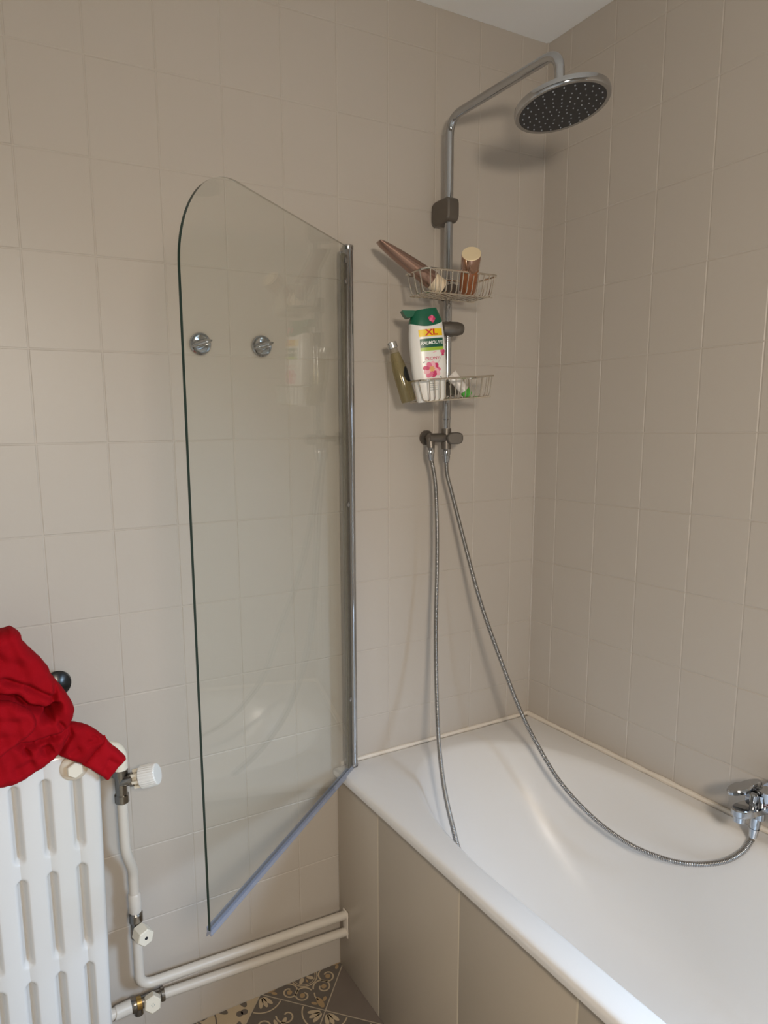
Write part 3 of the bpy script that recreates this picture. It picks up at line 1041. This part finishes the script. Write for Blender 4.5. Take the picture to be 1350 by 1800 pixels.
# ------------------------------------------------------------------ robe hooks on the wall
def hook_at(p, label):
    root = thing('wall_hook', label, 'hook', p, 'chrome hooks on the wall behind the glass')
    m0 = frame(p, (0, -1, 0), (0, 0, 1))
    mbx = MB(); mbx.lathe([(.0255, 0), (.0262, .002), (.0258, .006), (.0235, .0085), (.0205, .0070), (.018, .0062), (.002, .0056)], 40, mtx=m0)
    mbx.build('hook_plate', M['chrome'], root)
    mbx = MB()
    # bulging finger across the plate, tilted
    rg_ = []
    ca, sa = cos(.30), sin(.30)
    for k in range(15):
        t = -1 + 2 * k / 14
        w = .0075 * math.sqrt(max(.02, 1 - t * t * .92)); hgt = .019 * math.sqrt(max(.02, 1 - (t * .8) ** 2)) + (.012 if t > .3 else .012 * max(0, (t + .4) / .7))
        c = Vector((t * .0235, 0))
        rg_.append([Vector((c.x * ca - w * sin(q) * sa + 0, c.x * sa + w * sin(q) * ca, .005 + hgt * .5 * (1 + cos(q)))) for q in [2 * PI * i / 16 for i in range(16)]])
    # local x of the frame is up: swap so the finger runs across
    mbx.loft([[Vector((v.y, -v.x, v.z)) for v in r_] for r_ in rg_], 0, True, True, True, True, m0)
    mbx.build('hook_finger', M['chrome'], root, auto=70)


hook_at((-1.072, -.001, 1.774), 'left chrome robe hook on the wall, next to the glass free edge')
hook_at((-.917, -.001, 1.775), 'right chrome robe hook on the wall, seen through mid glass')

# ------------------------------------------------------------------ bath mixer on the right wall
fa = thing('bath_mixer', 'chrome wall mounted bath mixer tap at the right picture edge', 'tap', (-.02, -.83, .70))
mb = MB()
mb.tube([(-.058, -.760, .728), (-.058, -.764, .728), (-.058, -.96, .728), (-.058, -.964, .728)], [.020, .024, .024, .02], 24)
for y in (-.79, -.945):
    mb.tube([(-.058, y, .728), (-.012, y, .728), (-.0115, y, .728), (-.001, y, .728)], [.013, .013, .030, .031], 24)
mb.build('mixer_body', M['chrome'], fa)
mb = MB()   # flat oblong spout reaching out over the bath
sp = []
for k in range(32):
    t = 2 * PI * k / 32
    sp.append((math.copysign(abs(cos(t)) ** .8, cos(t)) * .052, math.copysign(abs(sin(t)) ** .8, sin(t)) * .022))
spm = frame((-.098, -.788, .720), (0, 0, 1), (-1, .13, 0))
mb.prism(sp, -.008, .010, 0, spm, .003)
mb.lathe([(.010, -.022), (.013, -.021), (.014, -.008)], 24, mtx=spm @ Matrix.Translation((.034, 0, 0)))
mb.lathe([(.009, -.032), (.0105, -.031), (.0105, -.008)], 24, mtx=spm @ Matrix.Translation((-.030, 0, 0)))
mb.loft([[spm @ Vector((-.030 + .018 * cos(2 * PI * k / 20), .018 * sin(2 * PI * k / 20), z)) for k in range(20)] for z in (.008, .03)], 0)
mb.build('spout', M['chrome'], fa)
mb = MB(); mb.lathe([(.0075, .009), (.0068, .012), (.0075, .03), (.0085, .033), (.006, .036)], 20, mtx=spm @ Matrix.Translation((-.004, 0, 0))); mb.build('diverter_knob', M['chrome'], fa)
mb = MB()   # lever
lv = frame((-.062, -.775, .764), (-.30, .10, 1), (-.9, .42, 0))
lp = []
for k in range(28):
    t = 2 * PI * k / 28
    lp.append((.028 + cos(t) * .040, sin(t) * (.019 if cos(t) > 0 else .015)))
mb.prism(lp, -.005, .008, 0, lv, .003)
mb.lathe([(.021, -.03), (.023, -.012), (.021, .004), (.012, .008)], 24, mtx=frame((-.060, -.80, .755), (0, 0, 1)))
mb.build('mixer_lever', M['chrome'], fa)
mb = MB(); mb.box((-.075, -.835, .775), (.05, .032, .05), 0, .008); mb.build('handle_block', M['chrome'], fa)

# ------------------------------------------------------------------ radiator
YR = -.130
SL = [-1.432 - .0605 * k for k in range(9)]
edges_ = [-1.386] + SL
rad = thing('radiator', 'white enamelled column radiator on the left wall beneath the red garment', 'radiator', (-1.65, -.08, 0))
ZT, ZB = .905, .105
SLOT = [(.676, .842), (.432, .628), (.186, .384)]


def slot_depth(x, z):
    best = 1
    for sx in SL:
        if abs(x - sx) > .04: continue
        for z0, z1 in SLOT:
            w = .0058
            dz = max(z0 + w - z, z - (z1 - w), 0)
            d = math.hypot(x - sx, dz) - w
            best = min(best, d)
    t = min(1, max(0, (best + .0045) / .0115))
    t = t * t * (3 - 2 * t)
    return (1 - t) * .022


for i in range(len(edges_) - 1):
    xa, xb = edges_[i + 1], edges_[i]
    mb = MB()
    nx = 20
    zl = []
    z = ZB
    while z < ZT - 1e-6:
        near = min(abs(z - e) for s_ in SLOT for e in s_)
        zl.append(z); z += .004 if near < .02 else .011
    zl.append(ZT)
    xs = [xa + (xb - xa) * k / nx for k in range(nx + 1)]

    def Y(x, z):
        y = YR + slot_depth(x, z)
        # slightly domed column and rounded outer edges
        xm = (xa + xb) / 2
        y += .0045 * abs(2 * (x - xm) / (xb - xa)) ** 2.5
        if i == 0:
            e = max(0, x - (xb - .010)) / .010
            y += .012 * (1 - math.sqrt(max(0, 1 - e * e)))
        e = max(0, z - (ZT - .03)) / .03
        y += .03 * (1 - math.sqrt(max(0, 1 - e * e)))
        e = max(0, (ZB + .02) - z) / .02
        y += .02 * (1 - math.sqrt(max(0, 1 - e * e)))
        return y
    def XS(x, z):
        # the end column leans out a little towards its top
        return x + (.0187 * (z - .40)) * (x - xa) / (xb - xa) if i == 0 else x
    g = [[Vector((XS(x, z), Y(x, z), z)) for x in xs] for z in zl]
    mb.loft(g, 0, True, False)
    bk_ = [[Vector((x, -.035, z)) for x in (xs[0], xs[-1])] for z in (zl[0], zl[-1])]
    mb.add([g[0][0], g[0][-1], bk_[0][1], bk_[0][0]], [(0, 1, 2, 3)], 0, False)
    mb.add([g[-1][0], g[-1][-1], bk_[1][1], bk_[1][0]], [(0, 1, 2, 3)], 0, False)
    for q in (0, -1):
        vs = [r_[q] for r_ in g] + [Vector((XS(xs[q], z), -.035, z)) for z in zl]
        nn = len(zl)
        mb.add(vs, [(k, k + 1, nn + k + 1, nn + k) for k in range(nn - 1)], 0, False)
    mb.add([(xs[0], -.035, zl[0]), (xs[-1], -.035, zl[0]), (xs[-1], -.035, zl[-1]), (xs[0], -.035, zl[-1])], [(0, 1, 2, 3)], 0, False)
    mb.build('radiator_section', M['rad'], rad, auto=50)
hexp = [(cos(PI / 3 * k), sin(PI / 3 * k)) for k in range(6)]
bos = Vector((-1.432, YR, .862))
bm_ = frame(bos, (0, -1, 0), (0, 0, 1))
mb = MB(); mb.lathe([(.031, -.012), (.029, .002), (.024, .006), (.014, .007)], 32, mtx=bm_); mb.build('plug_boss', M['rad_beige'], rad)
mb = MB(); mb.prism([(x * .0175, y * .0175) for x, y in hexp], .005, .019, 0, bm_, .002); mb.build('hex_plug', M['cream_plastic'], rad)
for x in (-1.50, -1.86):
    mb = MB(); mb.box((x, -.0185, .80), (.03, .035, .03), 0, .003); mb.build('wall_mount', M['rad'], rad)
for x in (-1.50, -1.86):
    mb = MB(); mb.box((x, -.07, .054), (.03, .05, .108), 0, .004); mb.build('foot', M['rad'], rad)

# thermostatic valve: elbow from the radiator, body, ribbed head
VX = -1.327; VY = -.068
tv = thing('thermostatic_valve', 'radiator valve with white ribbed thermostat head at the sleeve cuff', 'valve', (VX, VY, .77))
mb = MB()
mb.tube(round_path([(-1.390, VY, .858), (VX, VY, .858), (VX, VY, .795)], .032, 10), .0178, 20)
mb.build('elbow', M['cream_plastic'], tv)
mb = MB()
mb.tube([(VX, VY, .806), (VX, VY, .803), (VX, VY, .786), (VX, VY, .784), (VX, VY, .742), (VX, VY, .740), (VX, VY, .722), (VX, VY, .719)], [.0155, .0182, .0182, .0138, .0138, .0165, .0165, .013], 24)
hd = Vector((.80, -.50, .24)).normalized()
c0 = Vector((VX - .006, VY + .002, .770))
mb.tube([c0, c0 + hd * .030, c0 + hd * .031, c0 + hd * .040], [.0125, .0125, .0165, .0165], 20)
mb.build('valve_body', M['valve_metal'], tv)
kb = MB()
km = frame(c0 + hd * .040, hd)
rg = []
for z, r in ((.018, .0245), (.020, .0262), (.045, .0262), (.056, .0245), (.0585, .022)):
    rg.append([Vector((r * (1 - .035 * (k % 2)) * cos(2 * PI * k / 56), r * (1 - .035 * (k % 2)) * sin(2 * PI * k / 56), z)) for k in range(56)])
kb.loft(rg, 0, False, True, True, True, km)
kb.build('thermostat_head', M['white_plastic'], tv, auto=20)
mb = MB()
mb.lathe([(.0130, 0), (.0150, .002), (.0160, .006), (.013, .0065), (.013, .018)], 24, mtx=km)
for k in range(8):
    t = 2 * PI * k / 8
    mb.box((.0195 * cos(t), .0195 * sin(t), .0105), (.006, .006, .0165), 0, 0, km)
mb.build('head_cage', M['cream_plastic'], tv)

# pipes along the wall
PYY = -.045; ZU, ZLO = .211, .166
ZU2, ZLO2 = .188, .134
up_p = thing('heating_pipe', 'upper painted heating pipe running up to the radiator thermostat valve', 'pipe', (-1.31, PYY, ZU))
PXV = -1.309
mb = MB()
vp = [(VX, VY, .722), (VX, VY - .0, .60), (VX + .001, VY + .004, .575), (PXV, PYY, .515), (PXV, PYY, .46)]
mb.tube(spline([vp[0], (VX, VY, .64), (VX + .002, VY + .002, .59), (PXV - .001, PYY - .003, .53), (PXV, PYY, .50), (PXV, PYY, .452)], 8), .0122, 18)
mb.build('pipe_run', M['pipe'], up_p)
mb = MB(); mb.tube([(PXV, PYY, .466), (PXV, PYY, .462), (PXV, PYY, .418), (PXV, PYY, .414)], [.0125, .0152, .0152, .0125], 20); mb.build('coupling', M['pipe'], up_p)
mb = MB(); mb.tube(round_path([(PXV, PYY, .350), (PXV, PYY, ZU), (-.718, PYY, ZU2)], .034, 10), .0122, 18); mb.build('pipe_run', M['pipe'], up_p)
mb = MB()
mb.tube([(PXV, PYY, .416), (PXV, PYY, .412), (PXV, PYY, .392), (PXV, PYY, .390), (PXV, PYY, .350), (PXV, PYY, .346)], [.014, .0172, .0172, .0135, .0150, .0125], 20)
vd = Vector((.25, -1, 0)).normalized()
vb = Vector((PXV, PYY, .374))
mb.tube([vb, vb + vd * .02], .0145, 20)
mb.build('valve_tee', M['valve_metal'], up_p)
mb = MB(); hm2 = frame(vb + vd * .016, vd, (.3, 0, 1)); mb.prism([(x * .0215, y * .0215) for x, y in hexp], 0, .036, 0, hm2, .0025)
cap_ = mb.build('hex_cap', M['cream_plastic'], up_p)
mb = MB(); mb.lathe([(.004, .0356), (.004, .0364)], 16, mtx=hm2); mb.build('cap_hole', M['rubber'], cap_)

lo_p = thing('heating_pipe', 'lower painted heating pipe leaving the radiator foot along the skirting', 'pipe', (-1.29, PYY, ZLO))
mb = MB(); mb.tube([(-1.262, PYY, ZLO - .001), (-.718, PYY, ZLO2)], .0122, 18); mb.build('pipe_run', M['pipe'], lo_p)
mb = MB(); mb.tube([(-1.43, PYY - .01, ZLO + .003), (-1.374, PYY - .004, ZLO + .001), (-1.374, PYY - .004, ZLO + .001), (-1.372, PYY - .004, ZLO), (-1.332, PYY, ZLO)], [.0135, .0135, .0165, .0165, .0165], 18); mb.build('union_nut', M['pipe'], lo_p)
mb = MB()
mb.tube([(-1.334, PYY, ZLO), (-1.330, PYY, ZLO), (-1.322, PYY, ZLO), (-1.320, PYY, ZLO), (-1.30, PYY, ZLO), (-1.262, PYY, ZLO), (-1.260, PYY, ZLO), (-1.252, PYY, ZLO)], [.017, .019, .019, .0150, .0150, .0155, .0175, .0175], 20)
mb.tube([(-1.316, PYY, ZLO), (-1.316, PYY, ZLO - .028)], .012, 16)
mb.build('valve_tee', M['valve_metal'], lo_p)
mb = MB(); mb.tube([(-1.327, PYY, ZLO), (-1.309, PYY, ZLO)], .0158, 20); mb.build('brass_collar', M['brass'], lo_p)
vb = Vector((-1.284, PYY, ZLO + .004)); vd = Vector((-.1, -1, .25)).normalized()
hm2 = frame(vb + vd * .014, vd, (.15, 0, 1))
mb = MB(); mb.prism([(x * .0215, y * .0215) for x, y in hexp], 0, .026, 0, hm2, .0025); cap_ = mb.build('hex_cap', M['cream_plastic'], lo_p)
mb = MB()
for k in range(4): mb.box((.0035 * cos(PI / 2 * k), .0035 * sin(PI / 2 * k), .0262), (.0018, .0018, .0006), 0, 0, hm2)
mb.build('cap_hole', M['lab_grey'], cap_)
# sealing plate where the two pipes meet the panel
mb = MB(); mb.box((-.7245, PYY, (ZU2 + ZLO2) / 2), (.004, .027, .082), 0, .0015)
tag(mb.build('pipe_escutcheon', M['bead']), 'pale sealing plate where both pipes enter the bath panel', 'plate')

# ------------------------------------------------------------------ red garment over the radiator
def crease(p, a, b, w, d):
    a, b = Vector(a), Vector(b); ab = b - a
    t = max(0, min(1, (p - a).dot(ab) / ab.length_squared))
    dist = (p - (a + ab * t)).length
    fade = min(1, 4 * t + .35) * min(1, 4 * (1 - t) + .35)
    return d * math.exp(-(dist / w) ** 2) * fade


def cloth_piece(name, outline, y_mid, bulge, back, creases, parent, step=4.0, edge=22, m='red', slope=None, wob=.0025):
    """puffed fabric layer: the outline is read on the plane y = y_mid, the front swells towards the room"""
    P = [Vector(p) for p in spline([Vector((x, y, 0)) for x, y in outline + outline[:1]], 5)]
    P = [Vector((p.x, p.y)) for p in P[:-1]]
    n = len(P)

    def inside(q):
        c = False
        for i in range(n):
            a, b = P[i], P[i - 1]
            if (a.y > q.y) != (b.y > q.y) and q.x < (b.x - a.x) * (q.y - a.y) / (b.y - a.y) + a.x: c = not c
        return c

    def dist(q):
        best = 1e9
        for i in range(n):
            a, b = P[i - 1], P[i]; ab = b - a
            if ab.length_squared < 1e-9: continue
            t = max(0, min(1, (q - a).dot(ab) / ab.length_squared))
            best = min(best, (q - (a + ab * t)).length)
        return best
    bm = bmesh.new()
    vs = [bm.verts.new((p.x, p.y, 0)) for p in P]
    ed = [bm.edges.new((vs[i], vs[(i + 1) % n])) for i in range(n)]
    x0, x1 = min(p.x for p in P), max(p.x for p in P); y0, y1 = min(p.y for p in P), max(p.y for p in P)
    # interior points through delaunay
    from mathutils.geometry import delaunay_2d_cdt
    pts = [p.copy() for p in P]
    rnd_ = random.Random(name)
    yy = y0; row = 0
    while yy < y1:
        xx = x0 + (row % 2) * step / 2
        while xx < x1:
            q = Vector((xx, yy))
            if inside(q) and dist(q) > step * .55: pts.append(q)
            xx += step
        yy += step * .87; row += 1
    bm.free()
    co, _, tri, *_r2 = delaunay_2d_cdt(pts, [(i, (i + 1) % n) for i in range(n)], [list(range(n))], 1, 1e-4)
    mbx = MB()
    F, Bk = [], []
    D = [dist(c) for c in co]
    for c, d in zip(co, D):
        t = min(1, d / edge)
        h = math.sqrt(max(0, 1 - (1 - t) ** 2))
        on_edge = d < .4
        f = bulge * h
        if not on_edge:
            for (a, b, w, dp) in creases: f -= 1.8 * crease(c, a, b, w, dp) * min(1, d / 6)
            f += wob * sin(c.x * .09 + c.y * .13) * h + wob * .6 * sin(c.x * .21 - c.y * .10 + 1.3) * h
        ym = y_mid + (slope(c) if slope else 0)
        p0_ = at(c.x, c.y, 1, ym)
        F.append(p0_ + Vector((0, -f, 0))); Bk.append(p0_ + Vector((0, back * h, 0)))
    nf = len(co)
    mbx.add(F, [tuple(t_) for t_ in tri], 0, True)
    mbx.add(Bk, [tuple(reversed(t_)) for t_ in tri], 0, True)
    o = mbx.build(name, M[m], parent, auto=0)
    bm = bmesh.new(); bm.from_mesh(o.data)
    bmesh.ops.remove_doubles(bm, verts=bm.verts[:], dist=.0002)
    bmesh.ops.recalc_face_normals(bm, faces=bm.faces[:])
    for f_ in bm.faces: f_.smooth = True
    bm.to_mesh(o.data); bm.free()
    md = o.modifiers.new('sub', 'SUBSURF'); md.levels = 1; md.render_levels = 1
    return o


gar = thing('red_sweatshirt', 'crumpled red sweatshirt thrown over the top of the white radiator', 'clothing', (-1.5, -.13, .9))
bodyO = [(-95, 1150), (-60, 1112), (0, 1109), (16, 1104), (27, 1107), (37, 1115), (42, 1128), (59, 1145), (74, 1159), (85, 1172), (92, 1186), (103, 1200), (114, 1213), (126, 1230), (131, 1243), (130, 1255), (124, 1270),
         (117, 1290), (112, 1312), (101, 1327), (84, 1342), (59, 1358), (36, 1373), (4, 1382), (-50, 1378), (-95, 1360), (-105, 1260)]
cr = [((0, 1190), (38, 1198), 5, .010), ((38, 1198), (92, 1222), 5, .009), ((-20, 1219), (27, 1221), 5, .022), ((27, 1221), (46, 1236), 5, .020), ((46, 1236), (76, 1243), 5, .022), ((76, 1243), (100, 1233), 4, .016),
      ((74, 1258), (102, 1232), 5, .018), ((80, 1254), (92, 1250), 9, .024), ((96, 1193), (95, 1214), 4, .008), ((95, 1214), (90, 1228), 4, .008), ((28, 1305), (62, 1302), 5, .016), ((62, 1302), (92, 1290), 5, .014), ((92, 1290), (121, 1278), 4, .010),
      ((72, 1318), (90, 1306), 10, .016), ((40, 1312), (50, 1318), 4, .012), ((60, 1330), (20, 1352), 9, .007), ((100, 1262), (112, 1276), 4, .008), ((-30, 1150), (40, 1168), 12, .006)]
cloth_piece('sweatshirt_body', bodyO, -.150, .030, .070, cr, gar, 4.0, 20)
flapO = [(-100, 1240), (-40, 1234), (0, 1232), (22, 1233), (36, 1239), (52, 1247), (61, 1256), (65, 1268), (61, 1281), (50, 1292), (36, 1302), (22, 1313), (8, 1324), (-8, 1334), (-60, 1350), (-100, 1350)]
cloth_piece('front_fold', flapO, -.180, .024, .024, [((-20, 1262), (40, 1266), 8, .004), ((-20, 1300), (30, 1290), 8, .004)], gar, 4.0, 12)
slO = [(104, 1282), (112, 1272), (123, 1269), (142, 1271), (158, 1276), (170, 1283), (184, 1294), (188, 1300), (176, 1312), (160, 1330), (150, 1342), (140, 1341), (120, 1334), (101, 1327), (88, 1320), (92, 1300)]
cloth_piece('sleeve', slO, -.140, .022, .030, [((100, 1326), (124, 1286), 3.5, .009), ((124, 1286), (120, 1274), 3.5, .006), ((150, 1300), (168, 1296), 3, .004), ((118, 1322), (140, 1310), 6, .004), ((160, 1288), (172, 1296), 3, .005)], gar, 3.5, 16)
cuO = [(184, 1291), (190, 1300), (197, 1308), (205, 1314), (214, 1322), (222, 1330), (219, 1337), (210, 1346), (200, 1358), (189, 1371), (180, 1366), (171, 1360), (156, 1350), (142, 1342), (152, 1329), (165, 1314), (178, 1299)]
cloth_piece('cuff', cuO, -.142, .021, .028, [((186, 1330), (204, 1338), 5, .003), ((196, 1318), (180, 1352), 4, .002)], gar, 3.5, 12, 'red_hem', wob=.0012)

# black object behind it
bp = at(101, 1203, 1, -.03)
mb = MB()
mb.lathe([(.010, .0), (.012, .010), (.027, .013), (.0305, .018), (.0285, .025), (.016, .034), (.003, .037)], 36, mtx=frame((bp.x, -.001, bp.z), (.05, -1, -.1)))
tag(mb.build('black_knob', M['black']), 'round black knob on the wall peeking out behind the red sweatshirt', 'knob')

# ------------------------------------------------------------------ light
def area(name, loc, aim, sx, sy, power, col, shape='RECTANGLE'):
    l = bpy.data.lights.new(name, 'AREA'); l.shape = shape; l.size = sx; l.size_y = sy; l.energy = power; l.color = col
    o = bpy.data.objects.new(name, l); COL.objects.link(o); o.location = loc
    o.rotation_euler = (Vector(aim) - Vector(loc)).to_track_quat('-Z', 'Y').to_euler()
    return o


area('daylight_window', (.165, (WY0 + WY1) / 2, (WZ0 + WZ1) / 2), (-1.835, (WY0 + WY1) / 2 + .6, (WZ0 + WZ1) / 2 - 1.9), WY1 - WY0 - .14, WZ1 - WZ0 - .14, 84, (.51, .72, 1.0)).data.spread = math.radians(130)
area('mirror_lamp', (-1.52, -2.30, 1.92), (-.50, -.45, 0), .30, .30, 28, (1.0, .875, .735), 'DISK')

w = bpy.data.worlds.new('world'); bpy.context.scene.world = w; w.use_nodes = True
w.node_tree.nodes['Background'].inputs['Color'].default_value = (.75, .86, 1, 1)
w.node_tree.nodes['Background'].inputs['Strength'].default_value = .4

# ------------------------------------------------------------------ camera
cd = bpy.data.cameras.new('camera'); co_ = bpy.data.objects.new('camera', cd); COL.objects.link(co_)
cd.sensor_fit = 'HORIZONTAL'; cd.sensor_width = 36; cd.lens = 36 * FPX / 1350
cd.shift_x = (675 - CX) / 1350; cd.shift_y = (CY - 900) / 1350
cd.clip_start = .02
mw = Matrix((RT, UP, -_f)).transposed().to_4x4(); mw.translation = CAM
co_.matrix_world = mw
sc = bpy.context.scene
sc.camera = co_
sc.view_settings.view_transform = 'Standard'
sc.view_settings.look = 'None'
sc.view_settings.gamma = 1
sc.view_settings.use_curve_mapping = False
sc.view_settings.exposure = 0
sc.cycles.max_bounces = 12
sc.cycles.transparent_max_bounces = 24
sc.cycles.use_denoising = True
